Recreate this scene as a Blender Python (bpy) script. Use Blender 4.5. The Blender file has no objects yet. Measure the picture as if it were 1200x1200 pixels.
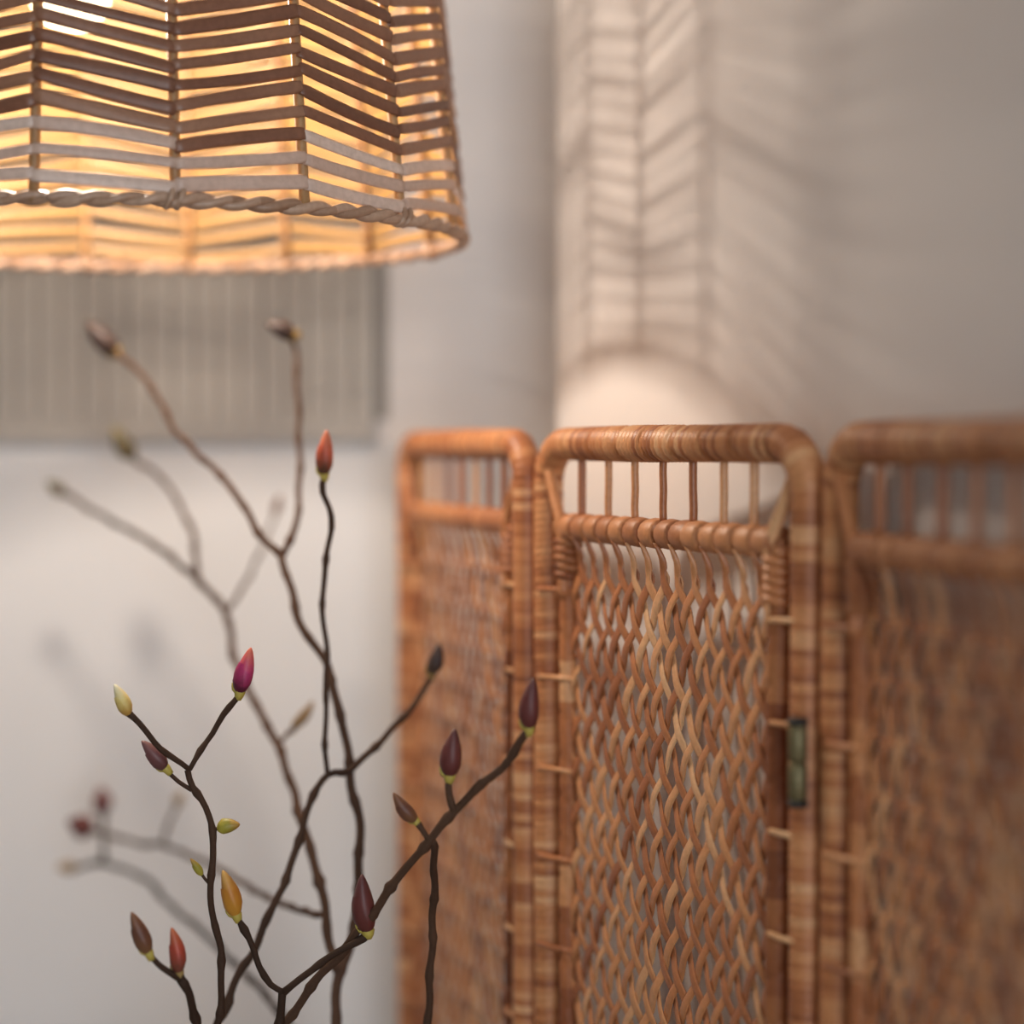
import bpy, math, random
import numpy as np
from mathutils import Vector

random.seed(7)
rng = np.random.default_rng(11)
scene = bpy.context.scene
col = scene.collection
PI = math.pi

# ------------------------------------------------------------------ camera
F = 2500.0            # focal length in pixels of the 1200 px frame
HOR = 525.0           # pixel row of the horizon
EYE = 1.5
pitch = math.atan((600.0 - HOR) / F)
cd = bpy.data.cameras.new('camera')
cd.sensor_width = 36.0
cd.lens = 36.0 * F / 1200.0
cd.clip_start = 0.05
cd.dof.use_dof = True
cd.dof.focus_distance = 1.43
cd.dof.aperture_fstop = 1.7
cam = bpy.data.objects.new('camera', cd)
col.objects.link(cam)
cam.location = (0, 0, EYE)
cam.rotation_euler = (PI / 2 - pitch, 0, 0)
scene.camera = cam

# ------------------------------------------------------------------ world, daylight, exposure
world = bpy.data.worlds.new('sky')
scene.world = world
world.use_nodes = True
bg = world.node_tree.nodes['Background']
bg.inputs['Color'].default_value = (0.78, 0.88, 1.0, 1)
bg.inputs['Strength'].default_value = 1.0
WINDOW_W = 56.0
ld = bpy.data.lights.new('window_daylight', 'AREA')
ld.shape = 'RECTANGLE'
ld.size = 1.15
ld.size_y = 1.5
ld.energy = WINDOW_W
ld.color = (0.88, 0.94, 1.0)
lo = bpy.data.objects.new('window_daylight', ld)
col.objects.link(lo)
lo.location = (0.6, -2.47, 1.55)
lo.rotation_euler = (PI / 2, 0, 0)
BULB_W = 22.5
scene.view_settings.view_transform = 'Standard'
scene.view_settings.look = 'None'
scene.view_settings.exposure = -0.06
scene.view_settings.gamma = 1.0
scene.view_settings.use_curve_mapping = False


def pix(px, py, d):
    """world point seen at pixel (px, py) at depth d (metres along +Y)"""
    cp, sp = math.cos(pitch), math.sin(pitch)
    a, b = (px - 600.0) / F, (600.0 - py) / F
    dx, dy, dz = a, cp + b * sp, -sp + b * cp
    k = d / dy
    return np.array([dx * k, d, EYE + dz * k])


# ------------------------------------------------------------------ materials
def new_mat(name):
    m = bpy.data.materials.new(name)
    m.use_nodes = True
    nt = m.node_tree
    return m, nt, nt.nodes['Principled BSDF'], nt.nodes['Material Output']


def nd(nt, kind, **kw):
    n = nt.nodes.new(kind)
    for k, v in kw.items():
        setattr(n, k, v)
    return n


def ramp(nt, stops):
    r = nd(nt, 'ShaderNodeValToRGB')
    e = r.color_ramp.elements
    e[0].position, e[0].color = stops[0][0], (*stops[0][1], 1)
    e[1].position, e[1].color = stops[-1][0], (*stops[-1][1], 1)
    for p, c in stops[1:-1]:
        x = e.new(p)
        x.color = (*c, 1)
    return r


def paint_mat(name, colr, rough=0.6, bump=0.03, scale=60, var=0.04):
    m, nt, bs, out = new_mat(name)
    tc = nd(nt, 'ShaderNodeTexCoord')
    nz = nd(nt, 'ShaderNodeTexNoise')
    nz.inputs['Scale'].default_value = scale
    nz.inputs['Detail'].default_value = 6
    nt.links.new(tc.outputs['Object'], nz.inputs['Vector'])
    n2 = nd(nt, 'ShaderNodeTexNoise')
    n2.inputs['Scale'].default_value = 2.5
    nt.links.new(tc.outputs['Object'], n2.inputs['Vector'])
    c0 = tuple(c * (1 - var) for c in colr)
    c1 = tuple(min(1, c * (1 + var)) for c in colr)
    rp = ramp(nt, [(0.3, c0), (0.7, c1)])
    nt.links.new(n2.outputs['Fac'], rp.inputs['Fac'])
    nt.links.new(rp.outputs['Color'], bs.inputs['Base Color'])
    bs.inputs['Roughness'].default_value = rough
    bp = nd(nt, 'ShaderNodeBump')
    bp.inputs['Strength'].default_value = bump
    bp.inputs['Distance'].default_value = 0.01
    nt.links.new(nz.outputs['Fac'], bp.inputs['Height'])
    nt.links.new(bp.outputs['Normal'], bs.inputs['Normal'])
    return m


def cane_mat(name, stops, band=0.0, rough=0.42, trans=0.0, grain=300.0, spec=0.5, pith=None):
    """rattan / cane: tone per piece (object random), tone per wound band (attribute s), fine grain"""
    m, nt, bs, out = new_mat(name)
    L = nt.links
    oi = nd(nt, 'ShaderNodeObjectInfo')
    tc = nd(nt, 'ShaderNodeTexCoord')
    nz = nd(nt, 'ShaderNodeTexNoise')
    nz.inputs['Scale'].default_value = 14.0
    nz.inputs['Detail'].default_value = 4
    L.new(tc.outputs['Object'], nz.inputs['Vector'])
    fac = nz.outputs['Fac']
    if band > 0:
        at = nd(nt, 'ShaderNodeAttribute', attribute_name='s')
        dv = nd(nt, 'ShaderNodeMath', operation='DIVIDE')
        dv.inputs[1].default_value = band
        L.new(at.outputs['Fac'], dv.inputs[0])
        fl = nd(nt, 'ShaderNodeMath', operation='FLOOR')
        L.new(dv.outputs[0], fl.inputs[0])
        ad = nd(nt, 'ShaderNodeMath', operation='ADD')
        L.new(fl.outputs[0], ad.inputs[0])
        mu = nd(nt, 'ShaderNodeMath', operation='MULTIPLY')
        mu.inputs[1].default_value = 57.3
        L.new(oi.outputs['Random'], mu.inputs[0])
        L.new(mu.outputs[0], ad.inputs[1])
        wn = nd(nt, 'ShaderNodeTexWhiteNoise', noise_dimensions='1D')
        L.new(ad.outputs[0], wn.inputs['W'])
        rnd = wn.outputs['Value']
    else:
        rnd = oi.outputs['Random']
    mx = nd(nt, 'ShaderNodeMix')
    mx.inputs['Factor'].default_value = 0.45
    L.new(rnd, mx.inputs['A'])
    L.new(fac, mx.inputs['B'])
    rp = ramp(nt, stops)
    L.new(mx.outputs['Result'], rp.inputs['Fac'])
    g = nd(nt, 'ShaderNodeTexNoise')
    g.inputs['Scale'].default_value = grain
    g.inputs['Detail'].default_value = 3
    L.new(tc.outputs['Object'], g.inputs['Vector'])
    gm = nd(nt, 'ShaderNodeMix', data_type='RGBA', blend_type='MULTIPLY')
    gm.inputs['Factor'].default_value = 0.35
    gr = ramp(nt, [(0.3, (0.55, 0.5, 0.45)), (0.65, (1, 1, 1))])
    L.new(g.outputs['Fac'], gr.inputs['Fac'])
    L.new(rp.outputs['Color'], gm.inputs['A'])
    L.new(gr.outputs['Color'], gm.inputs['B'])
    if pith:
        pa = nd(nt, 'ShaderNodeAttribute', attribute_name='s')
        pm = nd(nt, 'ShaderNodeMix', data_type='RGBA')
        pg = nd(nt, 'ShaderNodeMath', operation='GREATER_THAN')
        pg.inputs[1].default_value = 0.6
        L.new(pa.outputs['Fac'], pg.inputs[0])
        L.new(pg.outputs[0], pm.inputs['Factor'])
        L.new(gm.outputs['Result'], pm.inputs['A'])
        pm.inputs['B'].default_value = (*pith, 1)
        gm = pm
    L.new(gm.outputs['Result'], bs.inputs['Base Color'])
    bs.inputs['Roughness'].default_value = rough
    bs.inputs['Specular IOR Level'].default_value = spec
    bp = nd(nt, 'ShaderNodeBump')
    bp.inputs['Strength'].default_value = 0.15
    bp.inputs['Distance'].default_value = 0.001
    L.new(g.outputs['Fac'], bp.inputs['Height'])
    L.new(bp.outputs['Normal'], bs.inputs['Normal'])
    if trans > 0:
        tr = nd(nt, 'ShaderNodeBsdfTranslucent')
        L.new(gm.outputs['Result'], tr.inputs['Color'])
        ms = nd(nt, 'ShaderNodeMixShader')
        ms.inputs['Fac'].default_value = trans
        L.new(bs.outputs['BSDF'], ms.inputs[1])
        L.new(tr.outputs['BSDF'], ms.inputs[2])
        L.new(ms.outputs['Shader'], out.inputs['Surface'])
    return m


def bud_mat(name, c0, c1, c2):
    m, nt, bs, out = new_mat(name)
    at = nd(nt, 'ShaderNodeAttribute', attribute_name='s')
    tc = nd(nt, 'ShaderNodeTexCoord')
    nz = nd(nt, 'ShaderNodeTexNoise')
    nz.inputs['Scale'].default_value = 260
    nt.links.new(tc.outputs['Object'], nz.inputs['Vector'])
    ad = nd(nt, 'ShaderNodeMath', operation='MULTIPLY_ADD')
    ad.inputs[1].default_value = 0.35
    ad.inputs[2].default_value = -0.17
    nt.links.new(nz.outputs['Fac'], ad.inputs[0])
    a2 = nd(nt, 'ShaderNodeMath', operation='ADD')
    nt.links.new(at.outputs['Fac'], a2.inputs[0])
    nt.links.new(ad.outputs[0], a2.inputs[1])
    rp = ramp(nt, [(0.08, c0), (0.5, c1), (0.95, c2)])
    nt.links.new(a2.outputs[0], rp.inputs['Fac'])
    nt.links.new(rp.outputs['Color'], bs.inputs['Base Color'])
    bs.inputs['Roughness'].default_value = 0.5
    bs.inputs['Subsurface Weight'].default_value = 0.0
    return m


def plain_mat(name, c, rough=0.5, metal=0.0):
    m = paint_mat(name, c, rough, 0.02, 120, 0.08)
    m.node_tree.nodes['Principled BSDF'].inputs['Metallic'].default_value = metal
    return m


M = {}
M['wall'] = paint_mat('wall_paint', (0.76, 0.72, 0.70), 0.65)
M['white'] = paint_mat('white_paint', (0.74, 0.74, 0.745), 0.5)
M['board'] = paint_mat('board_paint', (0.43, 0.395, 0.355), 0.5)
M['strip'] = paint_mat('shadow_gap_paint', (0.27, 0.245, 0.215), 0.6)  # dark tone stands in for the shade inside a gap
M['sage'] = paint_mat('grey_green_paint', (0.30, 0.30, 0.27), 0.7)
M['ceil'] = paint_mat('ceiling_paint', (0.75, 0.74, 0.72), 0.8)
M['floor'] = paint_mat('floor_wood', (0.36, 0.25, 0.17), 0.45, 0.05, 25, 0.15)
CANE = [(0.15, (0.25, 0.080, 0.032)), (0.42, (0.45, 0.172, 0.066)), (0.66, (0.59, 0.272, 0.115)), (0.88, (0.74, 0.45, 0.24))]
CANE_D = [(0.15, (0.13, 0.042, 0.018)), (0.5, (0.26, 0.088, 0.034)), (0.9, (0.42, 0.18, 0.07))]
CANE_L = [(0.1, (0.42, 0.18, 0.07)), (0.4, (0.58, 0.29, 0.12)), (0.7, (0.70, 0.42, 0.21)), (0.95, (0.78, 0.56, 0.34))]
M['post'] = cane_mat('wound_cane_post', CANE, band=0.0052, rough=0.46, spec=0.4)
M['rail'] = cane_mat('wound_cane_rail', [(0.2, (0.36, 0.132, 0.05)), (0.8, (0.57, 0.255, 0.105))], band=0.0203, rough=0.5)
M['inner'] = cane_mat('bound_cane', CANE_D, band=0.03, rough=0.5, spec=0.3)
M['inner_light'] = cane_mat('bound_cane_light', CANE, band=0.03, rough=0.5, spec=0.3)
M['spindle'] = cane_mat('cane_spindle', CANE, rough=0.4)
M['strand'] = cane_mat('cane_strand', CANE, rough=0.42)
M['tie'] = cane_mat('cane_tie', CANE_L, rough=0.4)
M['dark_cap'] = plain_mat('dark_iron', (0.02, 0.018, 0.015), 0.6)
M['brass'] = plain_mat('aged_brass', (0.17, 0.145, 0.07), 0.5, 0.5)
PITH = (0.42, 0.24, 0.08)
SEDGE = [(0.1, (0.12, 0.045, 0.025)), (0.45, (0.24, 0.105, 0.06)), (0.75, (0.36, 0.19, 0.115)), (0.95, (0.48, 0.30, 0.20))]
SEDGE_P = [(0.1, (0.48, 0.32, 0.24)), (0.5, (0.66, 0.48, 0.39)), (0.9, (0.78, 0.63, 0.54))]
M['strip_w'] = cane_mat('sedge_strip', SEDGE, rough=0.40, trans=0.09, grain=220, pith=PITH)
M['strip_pale'] = cane_mat('pale_sedge_strip', SEDGE_P, rough=0.42, trans=0.06, grain=220, pith=PITH)
M['stake'] = cane_mat('shade_stake', [(0.2, (0.30, 0.15, 0.06)), (0.8, (0.46, 0.27, 0.12))], rough=0.5)
M['rim'] = cane_mat('twisted_rim', [(0.1, (0.30, 0.17, 0.10)), (0.5, (0.44, 0.28, 0.19)), (0.9, (0.58, 0.41, 0.30))], band=0.02, rough=0.42, trans=0.05)
M['bark'] = cane_mat('bark', [(0.2, (0.020, 0.012, 0.008)), (0.5, (0.045, 0.025, 0.016)), (0.85, (0.10, 0.054, 0.033))], rough=0.75, grain=500, spec=0.2)
M['bract'] = plain_mat('yellow_green_bract', (0.44, 0.36, 0.07), 0.5)
M['bract_tan'] = plain_mat('tan_bract', (0.30, 0.20, 0.06), 0.6)
B = {
    'dark': bud_mat('bud_dark', (0.06, 0.035, 0.025), (0.035, 0.02, 0.02), (0.05, 0.03, 0.025)),
    'olive': bud_mat('bud_olive', (0.10, 0.075, 0.03), (0.07, 0.055, 0.025), (0.16, 0.13, 0.05)),
    'orange': bud_mat('bud_orange', (0.10, 0.04, 0.02), (0.48, 0.09, 0.045), (0.55, 0.16, 0.08)),
    'pink': bud_mat('bud_pink', (0.10, 0.008, 0.03), (0.50, 0.04, 0.16), (0.68, 0.16, 0.10)),
    'mauve': bud_mat('bud_mauve', (0.12, 0.045, 0.045), (0.17, 0.065, 0.065), (0.20, 0.09, 0.085)),
    'maroon': bud_mat('bud_maroon', (0.11, 0.025, 0.022), (0.13, 0.032, 0.028), (0.10, 0.03, 0.03)),
    'brown': bud_mat('bud_brown', (0.18, 0.08, 0.035), (0.13, 0.05, 0.032), (0.22, 0.10, 0.05)),
    'amber': bud_mat('bud_amber', (0.55, 0.26, 0.03), (0.50, 0.20, 0.025), (0.62, 0.36, 0.10)),
    'red': bud_mat('bud_red', (0.16, 0.05, 0.03), (0.42, 0.06, 0.035), (0.50, 0.14, 0.06)),
    'cream': bud_mat('bud_cream', (0.50, 0.30, 0.07), (0.76, 0.62, 0.22), (0.85, 0.80, 0.55)),
    'green': bud_mat('bud_green', (0.42, 0.36, 0.05), (0.30, 0.27, 0.03), (0.42, 0.24, 0.05)),
    'tan': bud_mat('bud_tan', (0.24, 0.15, 0.07), (0.32, 0.21, 0.10), (0.36, 0.25, 0.13)),
}


# ------------------------------------------------------------------ mesh helpers
def link_mesh(name, V, Fc, mat, parent=None, s=None, smooth=True, off=None):
    me = bpy.data.meshes.new(name)
    me.from_pydata([tuple(v) for v in V], [], Fc)
    if s is not None:
        a = me.attributes.new('s', 'FLOAT', 'POINT')
        a.data.foreach_set('value', np.asarray(s, dtype=np.float32))
    if smooth:
        me.polygons.foreach_set('use_smooth', [True] * len(me.polygons))
    me.update()
    me.materials.append(mat)
    o = bpy.data.objects.new(name, me)
    col.objects.link(o)
    if parent is not None:
        o.parent = parent
    if off is not None:
        o.location = off
    return o


def tag(o, label=None, cat=None, group=None, kind=None):
    if label: o['label'] = label
    if cat: o['category'] = cat
    if group: o['group'] = group
    if kind: o['kind'] = kind
    return o


def empty(name, loc):
    o = bpy.data.objects.new(name, None)
    o.empty_display_size = 0.05
    col.objects.link(o)
    o.location = loc
    return o


class MB:
    """gathers pieces of ONE part"""
    def __init__(self):
        self.V, self.F, self.S = [], [], []

    def add(self, V, Fc, s=None):
        n = len(self.V)
        self.V += [tuple(v) for v in V]
        self.F += [tuple(i + n for i in f) for f in Fc]
        self.S += list(s) if s is not None else [0.0] * len(V)
        return self

    def build(self, name, mat, parent=None, smooth=True, off=None):
        return link_mesh(name, self.V, self.F, mat, parent, self.S, smooth, off)


def frames(P):
    P = np.asarray(P, float)
    T = np.gradient(P, axis=0)
    T /= np.linalg.norm(T, axis=1)[:, None] + 1e-12
    N = np.zeros_like(P)
    ref = np.array([0, 0, 1.0]) if abs(T[0][2]) < 0.9 else np.array([0, 1.0, 0])
    n = ref - T[0] * ref.dot(T[0])
    n /= np.linalg.norm(n)
    for i in range(len(P)):
        n = n - T[i] * n.dot(T[i])
        n /= np.linalg.norm(n) + 1e-12
        N[i] = n
    return P, T, N, np.cross(T, N)


def tube(P, R, K=10, cap=True, rfun=None, closed=False):
    """swept tube; R scalar or per point; rfun(arc length, theta) multiplies the radius"""
    P, T, N, Bn = frames(P)
    n = len(P)
    s = np.concatenate([[0], np.cumsum(np.linalg.norm(np.diff(P, axis=0), axis=1))])
    R = np.broadcast_to(np.asarray(R, float), (n,))
    th = np.arange(K) * 2 * PI / K
    V = np.zeros((n, K, 3))
    for j, t in enumerate(th):
        r = R.copy()
        if rfun is not None:
            r = r * rfun(s, t)
        V[:, j] = P + (N * math.cos(t) + Bn * math.sin(t)) * r[:, None]
    V = V.reshape(-1, 3)
    Fc = []
    m = n if closed else n - 1
    for i in range(m):
        i2 = (i + 1) % n
        for j in range(K):
            k = (j + 1) % K
            Fc.append((i * K + j, i * K + k, i2 * K + k, i2 * K + j))
    if cap and not closed:
        Fc.append(tuple(range(K - 1, -1, -1)))
        Fc.append(tuple((n - 1) * K + j for j in range(K)))
    return V, Fc, np.repeat(s, K)


def ribbon(P, W, D, width, thick, crown=0.35):
    """flat strip along P; W = unit width direction, D = unit thickness direction (arrays), six-sided lens section"""
    n = len(P)
    w = np.broadcast_to(np.asarray(width, float), (n,))[:, None]
    t = thick
    sec = [(-0.5, 0.15), (-0.32, 0.5), (0.32, 0.5), (0.5, 0.15), (0.42, -0.4), (-0.42, -0.4)]
    V = np.zeros((n, 6, 3))
    for j, (a, b) in enumerate(sec):
        V[:, j] = P + W * (a * w) + D * (b * t)
    V = V.reshape(-1, 3)
    Fc = []
    for i in range(n - 1):
        for j in range(6):
            k = (j + 1) % 6
            Fc.append((i * 6 + j, (i + 1) * 6 + j, (i + 1) * 6 + k, i * 6 + k))
    Fc.append((0, 1, 2, 3, 4, 5))
    Fc.append(tuple((n - 1) * 6 + j for j in (5, 4, 3, 2, 1, 0)))
    return V, Fc


def inner_side(n):
    """attribute s of a ribbon: 0 on the outer face, 1 on the pale inner (pith) face"""
    return np.tile([0.25, 0.0, 0.0, 0.25, 1.0, 1.0], n)


def box(mb, x0, x1, y0, y1, z0, z1, b=0.0):
    """box, optional chamfer b on the vertical front edges (towards -Y)"""
    if b <= 0:
        V = [(x, y, z) for z in (z0, z1) for x, y in ((x0, y0), (x1, y0), (x1, y1), (x0, y1))]
        n = 4
    else:
        ring = ((x0, y0 + b), (x0 + b, y0), (x1 - b, y0), (x1, y0 + b), (x1, y1), (x0, y1))
        V = [(x, y, z) for z in (z0, z1) for x, y in ring]
        n = 6
    Fc = [(i, (i + 1) % n, n + (i + 1) % n, n + i) for i in range(n)]
    Fc += [tuple(range(n - 1, -1, -1)), tuple(range(n, 2 * n))]
    mb.add(V, Fc)
    return mb


def lathe(prof, K=40, c=(0, 0)):
    V, Fc = [], []
    for r, z in prof:
        for j in range(K):
            a = 2 * PI * j / K
            V.append((c[0] + r * math.cos(a), c[1] + r * math.sin(a), z))
    for i in range(len(prof) - 1):
        for j in range(K):
            k = (j + 1) % K
            Fc.append((i * K + j, i * K + k, (i + 1) * K + k, (i + 1) * K + j))
    return V, Fc


def smooth_path(P, step=0.006):
    """Catmull-Rom through the points"""
    P = np.asarray(P, float)
    Q = np.vstack([2 * P[0] - P[1], P, 2 * P[-1] - P[-2]])
    out = []
    for i in range(1, len(Q) - 2):
        p0, p1, p2, p3 = Q[i - 1], Q[i], Q[i + 1], Q[i + 2]
        m = max(2, int(np.linalg.norm(p2 - p1) / step))
        for t in np.linspace(0, 1, m, endpoint=False):
            out.append(0.5 * ((2 * p1) + (-p0 + p2) * t + (2 * p0 - 5 * p1 + 4 * p2 - p3) * t * t
                              + (-p0 + 3 * p1 - 3 * p2 + p3) * t ** 3))
    out.append(P[-1])
    return np.array(out)


# ================================================================== THE ROOM
CEIL = 2.55
YB = 2.12                                  # depth of the panelled back wall
LX, LY, LR, LH = -0.293, 1.616, 0.257, 0.155   # lamp axis, rim radius, rim height above the eye
WD = np.array([0.27, -0.963]); WD /= np.linalg.norm(WD)   # direction of the wall behind the screen
WN = np.array([-WD[1], WD[0]])             # its back side
WF = np.array([LX, LY]) + 0.391 * WN       # foot of the lamp on that wall


def struct(name, mb, mat, smooth=False):
    return tag(mb.build(name, mat, smooth=smooth), kind='structure')


struct('floor', box(MB(), -2.8, 2.2, -2.6, 2.4, -0.1, 0.0), M['floor'])
struct('ceiling', box(MB(), -2.8, 2.2, -2.6, 2.4, CEIL, CEIL + 0.1), M['ceil'])
wall_back = struct('wall_back', box(MB(), -2.8, 1.2, YB, YB + 0.12, 0, CEIL), M['wall'])
# wall behind the screen: ends in an outer corner, runs forward past the camera
t0 = None
k = (653 - 600) / F
t0 = (k * WF[1] - WF[0]) / (WD[0] - k * WD[1])
A = WF + WD * t0
t1 = (-2.5 - WF[1]) / WD[1]
Bq = WF + WD * t1
C2, D2 = Bq + WN * 0.5, A + WN * 0.5
V = [(p[0], p[1], z) for z in (0, CEIL) for p in (A, D2, C2, Bq)]
struct('wall_right', MB().add(V, [(0, 1, 5, 4), (1, 2, 6, 5), (2, 3, 7, 6), (3, 0, 4, 7), (0, 3, 2, 1), (4, 5, 6, 7)]), M['wall'])
struct('wall_left', box(MB(), -2.8, -2.7, -2.6, 2.3, 0, CEIL), M['sage'])
# window wall behind the camera
wf = MB()
WX0, WX1 = -0.04, 1.24
box(wf, -2.8, WX0, -2.62, -2.5, 0, CEIL)
box(wf, WX1, 2.2, -2.62, -2.5, 0, CEIL)
box(wf, WX0, WX1, -2.62, -2.5, 0, 0.8)
box(wf, WX0, WX1, -2.62, -2.5, 2.3, CEIL)
struct('wall_front', wf, M['sage'])
w1 = MB()
box(w1, WX0, WX0 + 0.06, -2.6, -2.53, 0.8, 2.3)
box(w1, WX1 - 0.06, WX1, -2.6, -2.53, 0.8, 2.3)
box(w1, WX0 + 0.06, WX1 - 0.06, -2.6, -2.53, 2.24, 2.3)
box(w1, WX0 + 0.06, WX1 - 0.06, -2.6, -2.53, 0.8, 0.86)
box(w1, 0.57, 0.63, -2.6, -2.53, 0.86, 2.24)
struct('window_1', w1, M['white'])

# panelling on the back wall: grooved boards above a ledge, plain white below
XE = pix(440, 500, YB)[0]
XD = pix(455, 500, YB)[0]
ZL1 = pix(440, 492, YB)[2]
ZL0 = pix(440, 518, YB)[2]
bw = 0.0221
for i in range(50):
    x1 = XE - i * bw
    m = MB()
    box(m, x1 - bw + 0.0005, x1 - 0.0005, YB - 0.012, YB, ZL1, CEIL - 0.02, 0.0022)
    m.build('board', M['board'], wall_back, smooth=False)
m = MB()
box(m, XE + 0.0005, XD, YB - 0.003, YB, ZL1, CEIL - 0.02)
struct('shadow_gap_strip', m, M['strip'])  # shallow strip, coloured dark to imitate the shadow gap beside the boards
m = MB()
box(m, -2.7, XE, YB - 0.018, YB, ZL0, ZL1 - 0.0005)
struct('trim_2', m, M['board'])
m = MB()
box(m, -2.7, XD + 0.9, YB - 0.006, YB, 0.12, ZL0 - 0.001)
struct('trim_3', m, M['white'])

# ================================================================== PENDANT LAMP
RIM = EYE + LH
lamp = tag(empty('pendant_lamp', (LX, LY, RIM)),
           'pendant lamp with a wide herringbone woven wicker shade, lit', 'lamp')


def shade_r(h):
    """outline of the shade: radius at height h above the rim"""
    if h < 0.22:
        return LR - 0.10 * h
    q = min(1.0, (h - 0.22) / 0.115)
    return (LR - 0.022) - 0.165 * (1 - math.sqrt(max(0, 1 - q * q))) - 0.01 * q


NCOL = 18
A0 = math.radians(-2.39)
STEP = 2 * PI / NCOL


def lp(ang, r, h):
    """ang measured from the direction to the camera, positive to the right"""
    return np.array([r * math.sin(ang), -r * math.cos(ang), h])


ROW = 0.0128
RISE = 0.0185
NROW = 25


def strip_piece(c, j):
    a0, a1 = A0 + c * STEP, A0 + (c + 1) * STEP
    f = min(1.0, 0.32 + 0.2 * j)
    hb = 0.0125 + ROW * j
    h0 = hb + (RISE * f if c % 2 == 0 else 0) + random.uniform(-.0019, .0019)
    h1 = hb + (RISE * f if c % 2 == 1 else 0) + random.uniform(-.0019, .0019)
    p0 = lp(a0, shade_r(h0) + 0.0042, h0)
    p1 = lp(a1, shade_r(h1) + 0.0042, h1)
    n = 9
    sag = random.uniform(-.0015, .0015)
    bow = random.uniform(-.0005, .0012)
    P, Wd, Dd, ww = [], [], [], []
    wid = random.uniform(0.0076, 0.0106)
    ts = [-0.028, 0.0, 0.06, 0.25, 0.5, 0.75, 0.94, 1.0, 1.028]
    up0 = np.array([0, 0, 1.0])
    tw = random.uniform(-.35, .35)
    for i, t in enumerate(ts):
        p = p0 + (p1 - p0) * t
        b = 4 * t * (1 - t) if 0 < t < 1 else 0
        a = a0 + (a1 - a0) * t
        rad = np.array([math.sin(a), -math.cos(a), 0.10])
        rad /= np.linalg.norm(rad)
        p = p + rad * bow * b + up0 * sag * b
        if t < 0 or t > 1:
            p = p - rad * 0.0042
        d = (p1 - p0) / np.linalg.norm(p1 - p0)
        up = np.cross(d, rad); up /= np.linalg.norm(up)
        if up[2] < 0: up = -up
        r2 = np.cross(up, d)
        if r2.dot(rad) < 0: r2 = -r2
        ang = tw * (t - 0.5)
        P.append(p)
        Wd.append(up * math.cos(ang) + r2 * math.sin(ang))
        Dd.append(r2 * math.cos(ang) - up * math.sin(ang))
        ww.append(wid * (0.62 if t < 0 or t > 1 else 0.88 if t in (0.0, 1.0) else 1.0) * (1 - .06 * random.random()))
    return ribbon(np.array(P), np.array(Wd), np.array(Dd), ww, 0.0024)


rest = MB()
for j in range(NROW):
    for c in range(NCOL):
        V, Fc = strip_piece(c, j)
        if j < 15:
            link_mesh('woven_strip', V, Fc, M['strip_pale' if j + random.uniform(-1.2, 1.2) < 2.2 else 'strip_w'], lamp, inner_side(9))
        else:
            rest.add(V, Fc, inner_side(9))
tag(rest.build('upper_weave', M['strip_w'], lamp), kind='stuff')
for c in range(NCOL):
    a = A0 + c * STEP
    hs = np.concatenate([np.linspace(0.0, 0.22, 8), np.linspace(0.235, 0.333, 8)])
    P = [lp(a, shade_r(h) - 0.0005, h) for h in hs]
    V, Fc, s = tube(P, 0.0036, 8)
    link_mesh('stake', V, Fc, M['stake'], lamp, s)
# twisted two-strand rim, with binding coils
for k in range(2):
    t = np.linspace(0, 2 * PI, 721)[:-1]
    ph = t * 38 + k * PI
    rr = LR + 0.0021 * np.cos(ph) + 0.0006 * np.sin(t * 7)
    hh = 0.0035 + 0.0021 * np.sin(ph)
    P = np.stack([rr * np.sin(t), -rr * np.cos(t), hh], 1)
    V, Fc, s = tube(P, 0.0034 + 0.0004 * np.sin(t * 23 + k), 8, closed=True)
    link_mesh('rim_strand', V, Fc, M['rim'], lamp, s)
for c in (1, 3, 6, 10, 13, 16):
    a = A0 + c * STEP
    m = MB()
    for q in range(2):
        b = a + (q - 0.6) * 0.026
        th = np.linspace(0, 2 * PI, 13)[:-1]
        ctr = lp(b, LR, 0.0045)
        rad = lp(b, 1, 0)
        P = [ctr + rad * 0.0054 * math.cos(x) + np.array([0, 0, 1]) * 0.0058 * math.sin(x)
             + lp(b + PI / 2, 1, 0) * 0.0022 * math.sin(x) for x in th]
        m.add(*tube(P, 0.0022, 6, closed=True))
    m.build('rim_binding', M['rim'], lamp)
BX = -0.040          # the bulb hangs a little off the axis
# top ring, fitting, cord, ceiling rose, bulb
t = np.linspace(0, 2 * PI, 61)[:-1]
rt = shade_r(0.334)
V, Fc, s = tube(np.stack([rt * np.sin(t), -rt * np.cos(t), 0.334 + 0 * t], 1), 0.006, 8, closed=True)
link_mesh('top_ring', V, Fc, M['rim'], lamp, s)
m = MB()
for q in range(3):
    a = q * 2 * PI / 3
    V, Fc, s = tube([lp(a, 0.016, 0.325) + np.array([BX, 0, 0]), lp(a, rt, 0.334)], 0.002, 6)
    m.add(V, Fc)
M['metal'] = plain_mat('grey_metal', (0.3, 0.3, 0.3), 0.35, 0.9)
M['plastic'] = plain_mat('white_plastic', (0.75, 0.74, 0.72), 0.4)
m.build('shade_spider', M['metal'], lamp)
V, Fc = lathe([(0.0005, 0.245), (0.019, 0.245), (0.021, 0.25), (0.021, 0.30), (0.016, 0.325), (0.006, 0.345), (0.0005, 0.346)], 24, (BX, 0))
link_mesh('lamp_holder', V, Fc, M['plastic'], lamp)
V, Fc, s = tube([(BX, 0, z) for z in np.linspace(0.34, CEIL - RIM - 0.03, 6)], 0.003, 8)
link_mesh('cord', V, Fc, M['plastic'], lamp)
zc = CEIL - RIM
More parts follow.
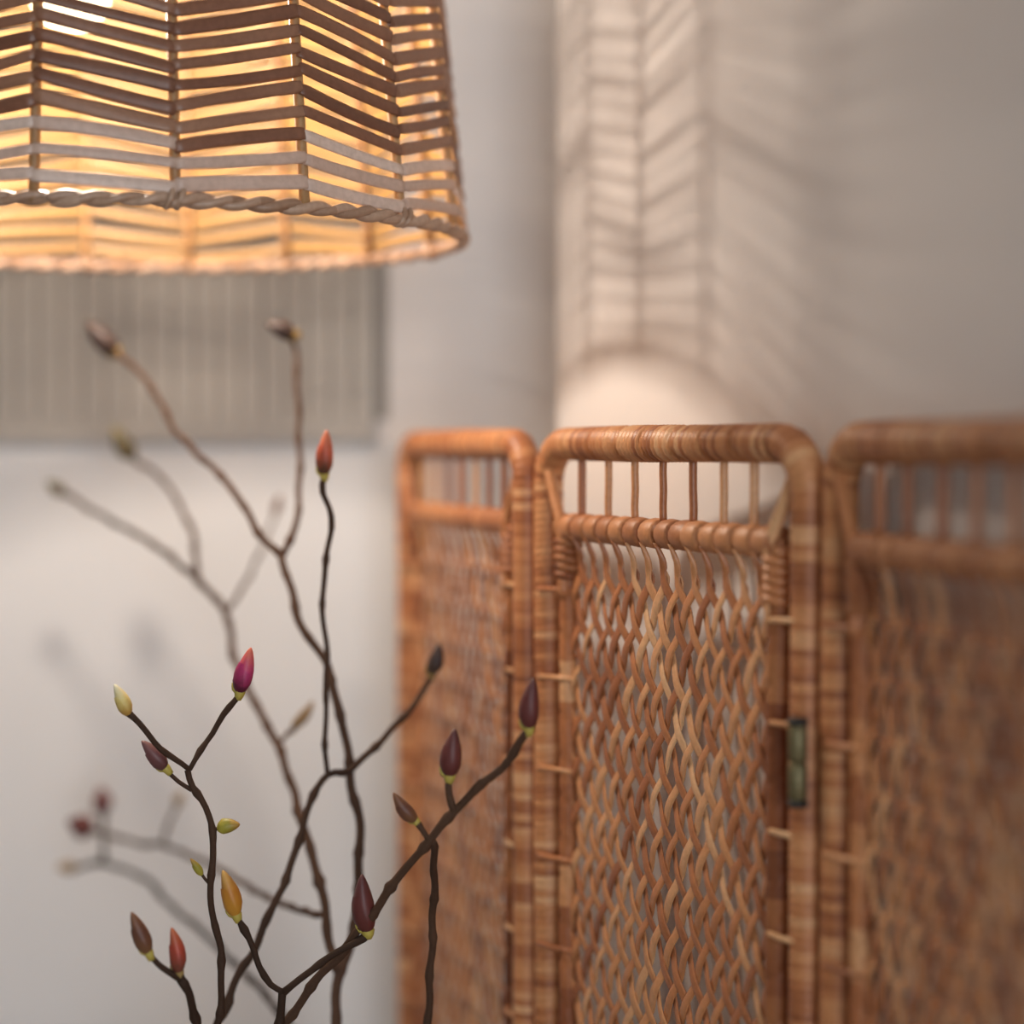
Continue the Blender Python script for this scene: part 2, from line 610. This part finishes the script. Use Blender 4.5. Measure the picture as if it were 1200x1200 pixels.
V, Fc = lathe([(0.0005, zc - 0.045), (0.012, zc - 0.043), (0.035, zc - 0.025), (0.05, zc - 0.003), (0.05, zc), (0.0005, zc)], 28, (BX, 0))
link_mesh('ceiling_rose', V, Fc, M['plastic'], lamp)
gm, nt, bs, out = new_mat('lit_bulb')
em = nd(nt, 'ShaderNodeEmission')
em.inputs['Color'].default_value = (1.0, 0.80, 0.52, 1)
em.inputs['Strength'].default_value = 9.0
tr = nd(nt, 'ShaderNodeBsdfTransparent')
ms = nd(nt, 'ShaderNodeMixShader')
ms.inputs['Fac'].default_value = 0.45
nt.links.new(tr.outputs[0], ms.inputs[1])
nt.links.new(em.outputs[0], ms.inputs[2])
nt.links.new(ms.outputs[0], out.inputs['Surface'])
prof = [(0.0005, 0.157)]
for q in np.linspace(-80, 55, 14):
    prof.append((0.031 * math.cos(math.radians(q)), 0.188 + 0.031 * math.sin(math.radians(q))))
prof += [(0.014, 0.222), (0.0135, 0.246), (0.0005, 0.247)]
V, Fc = lathe(prof, 28, (BX, 0))
bulb = link_mesh('light_bulb', V, Fc, gm, lamp)
pl = bpy.data.lights.new('bulb_light', 'POINT')
pl.energy = BULB_W
pl.color = (1.0, 0.85, 0.71)
pl.shadow_soft_size = 0.031
po = bpy.data.objects.new('bulb_light', pl)
col.objects.link(po)
po.parent = lamp
po.location = (BX, 0, 0.190)

# ================================================================== FOLDING SCREEN
PW = 0.347                 # distance between the two posts of a panel
ZT = 1.503                 # centre of the top rail
ZI = 1.4425                # centre of the inner rail
PR = 0.0112                # post radius
UA, UB = 0.033, 0.315      # inner uprights
NA = 14
AW = (UB - UA) / NA        # weave pitch across
AV = 0.0327                # weave pitch down
Z0 = 1.411                 # first crossing row
ZB = 0.15                  # bottom rail
screen = tag(empty('folding_screen', (0.09, 1.45, 0)),
             'three-panel folding screen of woven honey-brown rattan against the wall', 'screen')
SOFF = -np.array([0.09, 1.45, 0])


def make_panel(Lp, Rp, hi, ph):
    Lp, Rp = np.array(Lp), np.array(Rp)
    d = (Rp - Lp) / np.linalg.norm(Rp - Lp)
    nrm = np.array([d[1], -d[0]])
    if nrm.dot(-Lp) < 0 and nrm[0] > 0:
        nrm = -nrm
    nrm = np.array([-abs(d[1]), -abs(d[0])])
    D3 = np.array([d[0], d[1], 0.0]); N3 = np.array([nrm[0], nrm[1], 0.0]); UP = np.array([0, 0, 1.0])

    def W(u, z, n=0.0):
        return np.array([Lp[0], Lp[1], 0.0]) + D3 * u + N3 * n + UP * z

    # outer frame: one bent pole wound with cane (the panel itself)
    cr = 0.030
    step = 0.0013 if hi else 0.0017
    path = []
    for z in np.arange(0.012, ZT - cr, step): path.append((0, z))
    for a in np.linspace(0, PI / 2, 34): path.append((cr - cr * math.cos(a), ZT - cr + cr * math.sin(a)))
    for u in np.arange(cr + step, PW - cr, step): path.append((u, ZT))
    for a in np.linspace(PI / 2, 0, 34): path.append((PW - cr + cr * math.cos(a), ZT - cr + cr * math.sin(a)))
    for z in np.arange(ZT - cr - step, 0.012, -step): path.append((PW, z))
    P = np.array([W(u, z) for u, z in path])
    s = np.concatenate([[0], np.cumsum(np.linalg.norm(np.diff(P, axis=0), axis=1))])
    mid = s[-1] / 2
    top = np.exp(-((s - mid) / 0.17) ** 8)
    R = PR + top * 0.0014 + 0.0003 * np.sin(s * 31 + ph)

    def wound(ss, th):
        x = (ss / 0.0052 + 0.35 * math.sin(th)) % 1.0
        g = np.minimum(x, 1 - x)
        y = (ss / 0.0385 + 0.3 * math.sin(th) + 0.2) % 1.0
        g2 = np.minimum(y, 1 - y)
        return 1 - 0.085 * np.exp(-(g / 0.16) ** 2) - top * 0.22 * np.exp(-(g2 / 0.03) ** 2)
    V, Fc, sa = tube(P, R, 14, rfun=wound)
    panel = link_mesh('panel', V, Fc, M['post'], screen, sa, off=SOFF)

    # inner rail with the strand loops over it
    st = 0.0011
    us = np.arange(UA - 0.004, UB + 0.004, st)
    jit = rng.uniform(-.12, .12, 40)

    def loops(ss, th):
        q = (ss - 0.004) / AW + 0.10 * math.sin(th)
        kx = np.clip(np.floor(q).astype(int), 0, 39)
        x = (q + jit[kx]) % 1.0
        g = np.minimum(x, 1 - x)
        return 1.0 + 0.14 * (1 - (2 * x - 1) ** 2) - 0.42 * np.exp(-(g / 0.07) ** 2)
    V, Fc, sa = tube([W(u, ZI, 0.001) for u in us], 0.0092, 14, rfun=loops)
    link_mesh('inner_rail', V, Fc, M['rail'], panel, sa)
    V, Fc, sa = tube([W(u, ZB, 0.001) for u in us], 0.0078, 10, rfun=loops)
    link_mesh('inner_rail', V, Fc, M['rail'], panel, sa)
    V, Fc, sa = tube([W(u, ZB - 0.07) for u in np.linspace(0.004, PW - 0.004, 40)], 0.010, 10)
    link_mesh('bottom_rail', V, Fc, M['spindle'], panel, sa)
    # inner uprights, spirally bound
    for u0, sg in ((UA - 0.0005, 1), (UB + 0.0005, -1)):
        zz = np.arange(ZB - 0.005, ZI + 0.004, 0.0022)

        def bound(ss, th):
            x = (ss / 0.030 + sg * th / (2 * PI)) % 1.0
            g = np.minimum(x, 1 - x)
            return 1 - 0.16 * np.exp(-(g / 0.07) ** 2)
        P = [W(u0 + 0.0006 * math.sin(z * 40 + ph), z, 0.0) for z in zz]
        V, Fc, sa = tube(P, 0.0066 if sg > 0 else 0.0080, 12, rfun=bound)
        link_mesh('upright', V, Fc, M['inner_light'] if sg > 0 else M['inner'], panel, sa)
        # coil where upright meets inner rail
        m = MB()
        zs = np.linspace(ZI - 0.036, ZI - 0.005, 90)
        th = (zs - zs[0]) / 0.0060 * 2 * PI
        P = [W(u0 + 0.0080 * math.cos(a), z, 0.0080 * math.sin(a)) for a, z in zip(th, zs)]
        m.add(*tube(P, 0.0033, 7))
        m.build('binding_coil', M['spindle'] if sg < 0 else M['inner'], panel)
        # slanting brace to the frame corner
        ue = 0.006 if sg > 0 else PW - 0.006
        ui = u0 + sg * 0.0015
        P = smooth_path([W(ue, ZT - 0.014, 0.004), W(ue + (ui - ue) * 0.45, ZT - 0.036, 0.005), W(ui, ZI - 0.004, 0.006), W(ui, ZI - 0.05, 0.005)], 0.004)
        V, Fc, sa = tube(P, 0.0042, 9)
        link_mesh('brace', V, Fc, M['spindle'], panel, sa)
        # ties from the upright to the post
        up_ = 0.0 if sg > 0 else PW
        z = Z0 - AV * 0.5
        while z > ZB + 0.03:
            c = 0.5 * (u0 + up_)
            h = abs(u0 - up_) / 2 + 0.0085
            P = []
            for a in np.linspace(0, 2 * PI, 21)[:-1]:
                P.append(W(c + h * math.cos(a) * (1 if abs(math.cos(a)) < .9 else 1.0), z + 0.0022 * math.sin(a + .6), 0.0128 * math.sin(a) * (1 - 0.45 * (1 + sg * math.cos(a)) / 2)))
            V, Fc, sa = tube(P, 0.0019, 6, closed=True)
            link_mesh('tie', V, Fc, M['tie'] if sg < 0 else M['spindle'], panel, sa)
            z -= AV * 2 + random.uniform(-.003, .003)
    # spindles between top rail and inner rail
    for i in range(7):
        u = 0.0545 + 0.039 * i + random.uniform(-.0025, .0025)
        r = random.uniform(0.0024, 0.0031)
        P = [W(u + random.uniform(-.0012, .0012) * (k % 2), z, 0) for k, z in enumerate(np.linspace(ZI + 0.006, ZT - 0.008, 5))]
        V, Fc, sa = tube(smooth_path(P, 0.006), r, 9)
        link_mesh('spindle', V, Fc, M['spindle'], panel, sa)

    # the diagonal cane weave: each strand a piece of its own
    nrows = int((Z0 - ZB) / AV)
    AMP = 0.00115

    def strand(kind, k0, row0):
        """kind +1 runs down to the right, -1 down to the left, from lattice column k0 and row row0"""
        u0 = UA + k0 * AW
        z0 = Z0 - row0 * AV
        cols = (NA - k0) if kind > 0 else k0
        cols = min(cols, nrows - row0)
        if cols < 1: return
        vis = z0 > 0.95
        ns = (9 if hi else 7) if vis else 4
        n = cols * ns + 1
        q = np.linspace(0, cols, n)
        ju = random.uniform(-.0011, .0011)
        jz = random.uniform(-.0022, .0022)
        ja = random.uniform(.85, 1.2)
        jn = random.uniform(-.0004, .0004)
        wob = random.uniform(0, 6.28)
        wid = random.uniform(0.0064, 0.0081)
        uu = u0 + kind * q * AW + ju * np.sin(np.pi * np.clip(q / max(1, cols), 0, 1)) + 0.0007 * np.sin(q * 2.1 + wob)
        zz = z0 - q * AV + jz
        nn = kind * AMP * ja * np.cos(2 * np.pi * (q + (0))) + jn
        P = np.array([W(a, b, c) for a, b, c in zip(uu, zz, nn)])
        T = np.gradient(P, axis=0); T /= np.linalg.norm(T, axis=1)[:, None]
        Wd = np.cross(T, N3); Wd /= np.linalg.norm(Wd, axis=1)[:, None]
        Dd = np.cross(Wd, T)
        tilt = kind * 0.05 * np.sin(2 * np.pi * q) + random.uniform(-.12, .12)
        ct, sn = np.cos(tilt)[:, None], np.sin(tilt)[:, None]
        Wd, Dd = Wd * ct + Dd * sn, Dd * ct - Wd * sn
        fl = np.sign((Dd @ N3))[:, None]
        Dd = Dd * fl
        wv = wid * (1 + 0.06 * np.sin(q * 3 + wob))
        if row0 == 0:
            # neck: leaves the inner rail edge-on, then turns flat
            zt = np.linspace(ZI - 0.006, zz[0] + 0.004, 7)
            f = np.linspace(0, 1, 7)
            nx = 0.0075 * (1 - f) ** 1.5 + nn[0] * f
            sx = kind * 0.0022 * np.sin(np.pi * f)
            Pn = np.array([W(uu[0] + a, b, c) for a, b, c in zip(sx, zt, nx)])
            an = 1.3 * np.cos(f * np.pi / 2) * kind
            w0, d0 = Wd[0], Dd[0]
            hz = D3
            Wn = np.array([(hz * (1 - x) + w0 * np.sign(w0 @ hz) * x) for x in f])
            Wn /= np.linalg.norm(Wn, axis=1)[:, None]
            Wn = Wn * np.sign(w0 @ hz)
            Dn = np.tile(N3, (7, 1))
            Wn2 = Wn * np.cos(an)[:, None] + Dn * np.sin(an)[:, None]
            Dn2 = Dn * np.cos(an)[:, None] - Wn * np.sin(an)[:, None]
            P = np.vstack([Pn, P]); Wd = np.vstack([Wn2, Wd]); Dd = np.vstack([Dn2, Dd])
            wv = np.concatenate([wid * (0.42 + 0.58 * f ** 2), wv])
        V, Fc = ribbon(P, Wd, Dd, wv, 0.0016)
        link_mesh('cane_strand', V, Fc, M['strand'], panel)

    for k in range(0, NA):
        strand(+1, k, 0)
    for k in range(1, NA + 1):
        strand(-1, k, 0)
    for r in range(1, nrows):
        strand(+1, 0, r)
        strand(-1, NA, r)
    return W, panel


def ang_end(p, a):
    return (p[0] + PW * math.cos(a), p[1] - PW * math.sin(a))


def on(px, y):
    return np.array([(px - 600.0) / F * y, y])


p2l, p2r = on(643, 1.585), on(950, 1.27)
p2r = p2l + (p2r - p2l) / np.linalg.norm(p2r - p2l) * PW
p1r = on(618, 1.606)
p1l = on(478, 1.94)
p1l = p1r + (p1l - p1r) / np.linalg.norm(p1l - p1r) * PW
p3l = on(985, 1.249)
a3 = math.radians(75.5)
p3r = np.array(ang_end(p3l, a3))
W1, pan1 = make_panel(p1l, p1r, False, 0.3)
W2, pan2 = make_panel(p2l, p2r, True, 1.7)
W3, pan3 = make_panel(p3l, p3r, False, 4.1)


def hinge(Wf, panel, u, z, n):
    for q in range(2):
        zz = z + (q - 0.5) * 0.0225
        prof = [(0.0005, zz - 0.0108), (0.0048, zz - 0.0108), (0.0056, zz - 0.0098), (0.0056, zz + 0.0098), (0.0048, zz + 0.0108), (0.0005, zz + 0.0108)]
        c = Wf(u, 0, n)
        V, Fc = lathe(prof, 18, (c[0], c[1]))
        h = link_mesh('hinge_knuckle', V, Fc, M['brass'], panel)
        h['label'] = 'aged brass hinge knuckle'
    c = Wf(u, 0, n)
    m = MB()
    for zz in (z - 0.0245, z + 0.0245):
        V, Fc = lathe([(0.0005, zz - 0.0022), (0.0062, zz - 0.0018), (0.0062, zz + 0.0018), (0.0005, zz + 0.0022)], 16, (c[0], c[1]))
        m.add(V, Fc)
    m.build('hinge_cap', M['dark_cap'], panel)


zh = pix(943, 890, 1.27)[2]
hinge(W2, pan2, PW + 0.010, zh, 0.0135)
hinge(W2, pan2, PW + 0.010, 0.45, 0.0135)
hinge(W1, pan1, PW + 0.011, zh, -0.0135)
hinge(W1, pan1, PW + 0.011, 0.45, -0.0135)

# ================================================================== TABLE, VASE, BRANCHES
VX, VY = -0.17, 1.50
M['tablewood'] = paint_mat('table_wood', (0.30, 0.19, 0.11), 0.4, 0.05, 30, 0.2)
tb = tag(empty('side_table', (VX, VY, 0)), 'small round wooden side table beneath the vase', 'table')
V, Fc = lathe([(0.0005, 0.695), (0.17, 0.695), (0.18, 0.703), (0.18, 0.715), (0.175, 0.72), (0.0005, 0.72)], 48)
link_mesh('table_top', V, Fc, M['tablewood'], tb)
V, Fc = lathe([(0.0005, 0.02), (0.022, 0.02), (0.024, 0.08), (0.017, 0.30), (0.017, 0.5), (0.026, 0.68), (0.05, 0.695), (0.0005, 0.695)], 24)
link_mesh('pedestal', V, Fc, M['tablewood'], tb)
V, Fc = lathe([(0.0005, 0.0), (0.13, 0.0), (0.132, 0.012), (0.10, 0.022), (0.03, 0.04), (0.0005, 0.04)], 36)
link_mesh('foot', V, Fc, M['tablewood'], tb)
M['ceramic'] = paint_mat('stoneware', (0.55, 0.52, 0.48), 0.35, 0.03, 40, 0.06)
V, Fc = lathe([(0.0005, 0.7205), (0.055, 0.7205), (0.075, 0.75), (0.085, 0.82), (0.075, 0.90), (0.055, 0.96), (0.05, 0.985), (0.056, 1.0),
               (0.052, 1.0), (0.046, 0.985), (0.05, 0.96), (0.07, 0.90), (0.079, 0.82), (0.07, 0.755), (0.0005, 0.735)], 40)
vase = link_mesh('vase', [(v[0], v[1], v[2] - 0.7205) for v in V], Fc, M['ceramic'], off=(VX, VY, 0.7205))
tag(vase, 'grey stoneware vase holding the budding branches', 'vase')


def limb(mb, pts, r0, r1, nodes=0.10):
    P = smooth_path([pix(*p) if len(p) == 3 else np.array(p[:3]) for p in pts], 0.005)
    n = len(P)
    s = np.linspace(0, 1, n)
    L = np.concatenate([[0], np.cumsum(np.linalg.norm(np.diff(P, axis=0), axis=1))])
    R = (r0 + (r1 - r0) * s) * (0.80 if P[-1][1] < 1.6 else 0.95)
    off = random.uniform(0, .03)
    kn = np.zeros(n)
    for q in np.arange(off, L[-1], 0.032):
        kn += np.exp(-((L - q - random.uniform(-.005, .005)) / 0.0032) ** 2) * random.uniform(.2, .55)
    R = R * (1 + kn + nodes * 0.5 * np.sin(L * 90 + off * 300) * 0.5)
    P = P + np.stack([0.0007 * np.sin(L * 130 + off * 90), 0 * L, 0.0005 * np.sin(L * 170)], 1)
    mb.add(*tube(P, R, 8))


def orient(base, tip):
    w = tip - base
    L = np.linalg.norm(w); w /= L
    a = np.cross(w, [0, 1.0, 0.1]); a /= np.linalg.norm(a)
    return w, a, np.cross(w, a), L


def make_bud(branch, b, tp, wpx, kind, bract='bract', d=1.42):
    base, tip = pix(b[0], b[1], d), pix(tp[0], tp[1], d - 0.003)
    w, a, c, L = orient(base, tip)
    rmax = wpx / 2.0 / F * d
    prof = [(0.0, 0.45), (0.08, 0.72), (0.22, 0.98), (0.36, 1.0), (0.5, 0.94), (0.65, 0.78), (0.8, 0.56), (0.92, 0.33), (1.0, 0.10)]
    K = 12
    V, S, Fc = [], [], []
    bend = random.uniform(-.10, .10)
    for f, r in prof:
        ctr = base + w * L * f + a * (bend * L * math.sin(PI * f) * .5)
        for j in range(K):
            th = 2 * PI * j / K
            q = r * rmax * (1 + 0.07 * math.cos(3 * th + f * 2.2))       # overlapping scales make it slightly three-sided
            V.append(ctr + (a * math.cos(th) + c * math.sin(th)) * q)
            S.append(f)
    for i in range(len(prof) - 1):
        for j in range(K):
            k = (j + 1) % K
            Fc.append((i * K + j, i * K + k, (i + 1) * K + k, (i + 1) * K + j))
    Fc.append(tuple(range(K - 1, -1, -1)))
    Fc.append(tuple((len(prof) - 1) * K + j for j in range(K)))
    o = link_mesh('bud', V, Fc, B[kind], branch, S)
    # outer scale hugging one side of the bud
    Vs, Ss, Fs = [], [], []
    for i, (f, r) in enumerate(prof[:6]):
        ctr = base + w * L * f + a * (bend * L * math.sin(PI * f) * .5)
        span = 1.25 * (1 - f * 0.9)
        for j in range(5):
            th = 0.8 + span * (j - 2) / 2
            Vs.append(ctr + (a * math.cos(th) + c * math.sin(th)) * (r * rmax * 1.07 + 0.0003))
            Ss.append(f * .8)
    for i in range(5):
        for j in range(4):
            Fs.append((i * 5 + j, i * 5 + j + 1, i * 5 + j + 6, i * 5 + j + 5))
    link_mesh('bud_scale', Vs, Fs, B[kind], o, Ss)
    if bract:
        m = MB()
        P = [base - w * 0.0055, base - w * 0.003, base + w * 0.0004, base + w * 0.0024]
        m.add(*tube(P, [0.0022, rmax * 0.50, rmax * 0.62, rmax * 0.5], 9))
        P = smooth_path([base - w * 0.001, base + a * rmax * 0.7 + w * 0.001, base + a * rmax * 0.95 + w * 0.005], 0.002)
        m.add(*tube(P, np.linspace(rmax * .35, rmax * .12, len(P)), 6))
        m.build('bract', M[bract], o)
    return o


def into_vase(ox, oy):
    """points of the stem inside the vase and at its mouth"""
    return [(VX - ox * 0.6, VY - oy * 0.6, 0.76, 0), (VX + ox, VY + oy, 1.0, 0)]


def branch(label, limbs, buds):
    m = MB()
    for pts, r0, r1 in limbs:
        limb(m, pts, r0, r1)
    o = m.build('magnolia_branch', M['bark'])
    tag(o, label, 'branch', 'budding branches in the vase')
    for b in buds:
        make_bud(o, *b)
    return o


# A: tall forked branch
branch('tallest budding branch, forking below the lamp into two long shoots with dark closed buds',
       [(into_vase(.012, .01) + [(392, 1235, 1.53), (393, 1200, 1.54), (397, 1146, 1.55), (416, 1085, 1.56), (421, 1000, 1.56), (420, 955, 1.565), (410, 912, 1.57),
          (406, 866, 1.575), (391, 813, 1.58), (383, 776, 1.59), (356, 740, 1.6), (342, 695, 1.618), (330, 652, 1.635)], .0046, .0030),
        ([(330, 652, 1.635), (306, 628, 1.652), (268, 568, 1.687), (208, 508, 1.74), (175, 450, 1.775), (133, 410, 1.81)], .0030, .0024),
        ([(330, 652, 1.635), (346, 618, 1.652), (351, 560, 1.687), (349, 470, 1.722), (346, 410, 1.74), (338, 387, 1.74)], .0027, .0024),
        ([(397, 1140, 1.55), (387, 1110, 1.56), (381, 1066, 1.57), (370, 1016, 1.585), (354, 966, 1.6), (343, 924, 1.635), (324, 870, 1.67), (303, 832, 1.705),
          (274, 768, 1.757), (265, 719, 1.792), (230, 678, 1.827)], .0038, .0030),
        ([(230, 678, 1.827), (180, 638, 1.88), (120, 605, 1.933), (70, 575, 1.968)], .0030, .0026),
        ([(230, 678, 1.827), (227, 630, 1.862), (208, 588, 1.897), (185, 556, 1.915), (163, 544, 1.933), (153, 532, 1.933)], .0028, .0024),
        ([(265, 719, 1.792), (292, 675, 1.88), (312, 630, 1.933), (323, 600, 1.95)], .0022, .0016),
        ([(326, 872, 1.67), (340, 858, 1.687), (347, 850, 1.696)], .0018, .0016),
        ([(381, 1074, 1.57), (347, 1065, 1.635), (310, 1050, 1.705), (272, 1027, 1.775), (245, 1012, 1.827), (220, 1002, 1.862), (190, 990, 1.897), (167, 989, 1.915),
          (140, 982, 1.933), (107, 973, 1.95)], .0028, .0024),
        ([(190, 990, 1.897), (199, 963, 1.915), (208, 942, 1.924)], .0022, .0018)],
       [((136, 413), (101, 377), 25, 'dark', 'bract_tan', 1.81), ((345, 392), (311, 379), 21, 'dark', 'bract_tan', 1.74),
        ((76, 578), (54, 565), 15, 'olive', None, 1.968), ((156, 537), (132, 499), 22, 'olive', None, 1.933),
        ((323, 602), (328, 580), 10, 'brown', None, 1.95), ((346, 852), (367, 821), 13, 'tan', 'bract_tan', 1.696),
        ((108, 973), (79, 962), 27, 'maroon', None, 1.95), ((207, 944), (214, 928), 12, 'tan', None, 1.924)])
# B: crossing branch
branch('budding branch crossing the tallest one, with a red-orange bud on an upright shoot',
       [(into_vase(-.015, .008) + [(252, 1222, 1.49), (265, 1182, 1.495), (282, 1137, 1.50), (302, 1105, 1.505), (322, 1055, 1.51), (335, 1032, 1.515), (350, 985, 1.525),
          (360, 950, 1.53), (383, 908, 1.54), (410, 903, 1.545), (440, 874, 1.56), (480, 832, 1.59), (506, 793, 1.61)], .0036, .0024),
        ([(383, 908, 1.54), (381, 845, 1.545), (383, 776, 1.55), (378, 692, 1.55), (388, 617, 1.545), (379, 576, 1.54), (380, 560, 1.54)], .0023, .0026)],
       [((380, 556), (383, 504), 20, 'orange', 'bract', 1.54), ((506, 790), (515, 754), 18, 'dark', 'bract_tan', 1.61)])
# C: slender branch with pink bud
branch('slender branch forking at its tip to pink, cream and mauve buds',
       [(into_vase(-.02, -.01) + [(250, 1225, 1.44), (256, 1197, 1.435), (260, 1150, 1.43), (259, 1117, 1.43), (252, 1085, 1.425), (246, 1035, 1.42), (250, 1000, 1.42),
          (250, 972, 1.42), (240, 947, 1.42), (226, 922, 1.42), (221, 902, 1.42)], .0036, .0026),
        ([(221, 902, 1.42), (195, 882, 1.415), (170, 857, 1.41), (150, 835, 1.405)], .0022, .0026),
        ([(221, 902, 1.42), (235, 880, 1.425), (250, 859, 1.43), (261, 838, 1.43), (281, 813, 1.43)], .0022, .0026),
        ([(224, 926, 1.42), (210, 917, 1.42), (195, 901, 1.42)], .0019, .0018),
        ([(250, 972, 1.42), (258, 971, 1.42)], .0016, .0016),
        ([(246, 1037, 1.42), (240, 1030, 1.42), (235, 1022, 1.42)], .0014, .0013)],
       [((151, 837), (134, 802), 17, 'cream', None, 1.405), ((281, 811), (294, 759), 22, 'pink', 'bract', 1.43),
        ((194, 900), (166, 868), 19, 'mauve', 'bract', 1.42), ((256, 971), (281, 966), 18, 'green', None, 1.42),
        ((237, 1025), (223, 1006), 9, 'green', None, 1.42)])
# D
branch('short low branch bearing one brown bud and one red bud side by side',
       [(into_vase(-.025, -.02) + [(240, 1225, 1.40), (232, 1200, 1.39), (220, 1162, 1.375), (211, 1147, 1.37)], .0042, .0034),
        ([(211, 1148, 1.37), (192, 1135, 1.365), (173, 1115, 1.36)], .0028, .0022),
        ([(213, 1150, 1.37), (210, 1140, 1.37)], .0028, .0024)],
       [((174, 1116), (154, 1069), 20, 'brown', 'bract', 1.36), ((210, 1139), (201, 1087), 19, 'red', 'bract_tan', 1.37)])
# E
branch('low forked branch with an amber bud and a large maroon bud',
       [(into_vase(.005, -.02) + [(325, 1225, 1.42), (327, 1195, 1.415), (332, 1163, 1.41)], .0044, .0034),
        ([(332, 1163, 1.41), (317, 1155, 1.41), (305, 1132, 1.41), (297, 1112, 1.41), (285, 1090, 1.41), (277, 1072, 1.41)], .0026, .0026),
        ([(332, 1163, 1.41), (358, 1142, 1.41), (385, 1123, 1.41), (416, 1104, 1.41), (432, 1094, 1.41)], .0028, .0030)],
       [((277, 1072), (261, 1020), 22, 'amber', 'bract', 1.41), ((431, 1091), (424, 1025), 27, 'maroon', 'bract', 1.41)])
# F
branch('long branch leaning across the screen with maroon buds along it',
       [(into_vase(.018, -.015) + [(325, 1225, 1.44), (342, 1190, 1.43), (370, 1150, 1.425), (399, 1118, 1.42), (425, 1085, 1.41), (446, 1058, 1.40), (473, 1020, 1.39), (504, 985, 1.38),
          (535, 947, 1.37), (565, 920, 1.36), (596, 890, 1.35), (619, 856, 1.34)], .0042, .0034),
        ([(531, 950, 1.37), (527, 932, 1.37), (527, 910, 1.37)], .0030, .0028),
        ([(502, 987, 1.38), (494, 973, 1.38), (487, 962, 1.38)], .0024, .0020),
        ([(506, 985, 1.382), (509, 1005, 1.40), (508, 1060, 1.43), (505, 1130, 1.45), (500, 1215, 1.47), (494, 1300, 1.48)], .0030, .0032)],
       [((620, 853), (625, 795), 24, 'maroon', 'bract', 1.34), ((527, 909), (533, 854), 25, 'maroon', 'bract', 1.37),
        ((487, 962), (461, 929), 17, 'brown', 'bract', 1.38)])
# G
branch('low sideways branch behind the slender one, with a short upright shoot and dull mauve bud',
       [(into_vase(-.01, .02) + [(345, 1225, 1.635), (322, 1180, 1.705), (292, 1145, 1.757), (275, 1130, 1.775), (235, 1090, 1.845), (200, 1062, 1.897), (170, 1030, 1.933), (120, 1012, 1.968), (88, 1017, 1.985)], .0034, .0026),
        ([(120, 1012, 1.968), (122, 982, 1.968), (121, 950, 1.968)], .0026, .0024)],
       [((121, 952), (117, 922), 22, 'mauve', None, 1.968), ((90, 1017), (66, 1016), 14, 'tan', None, 1.985)])
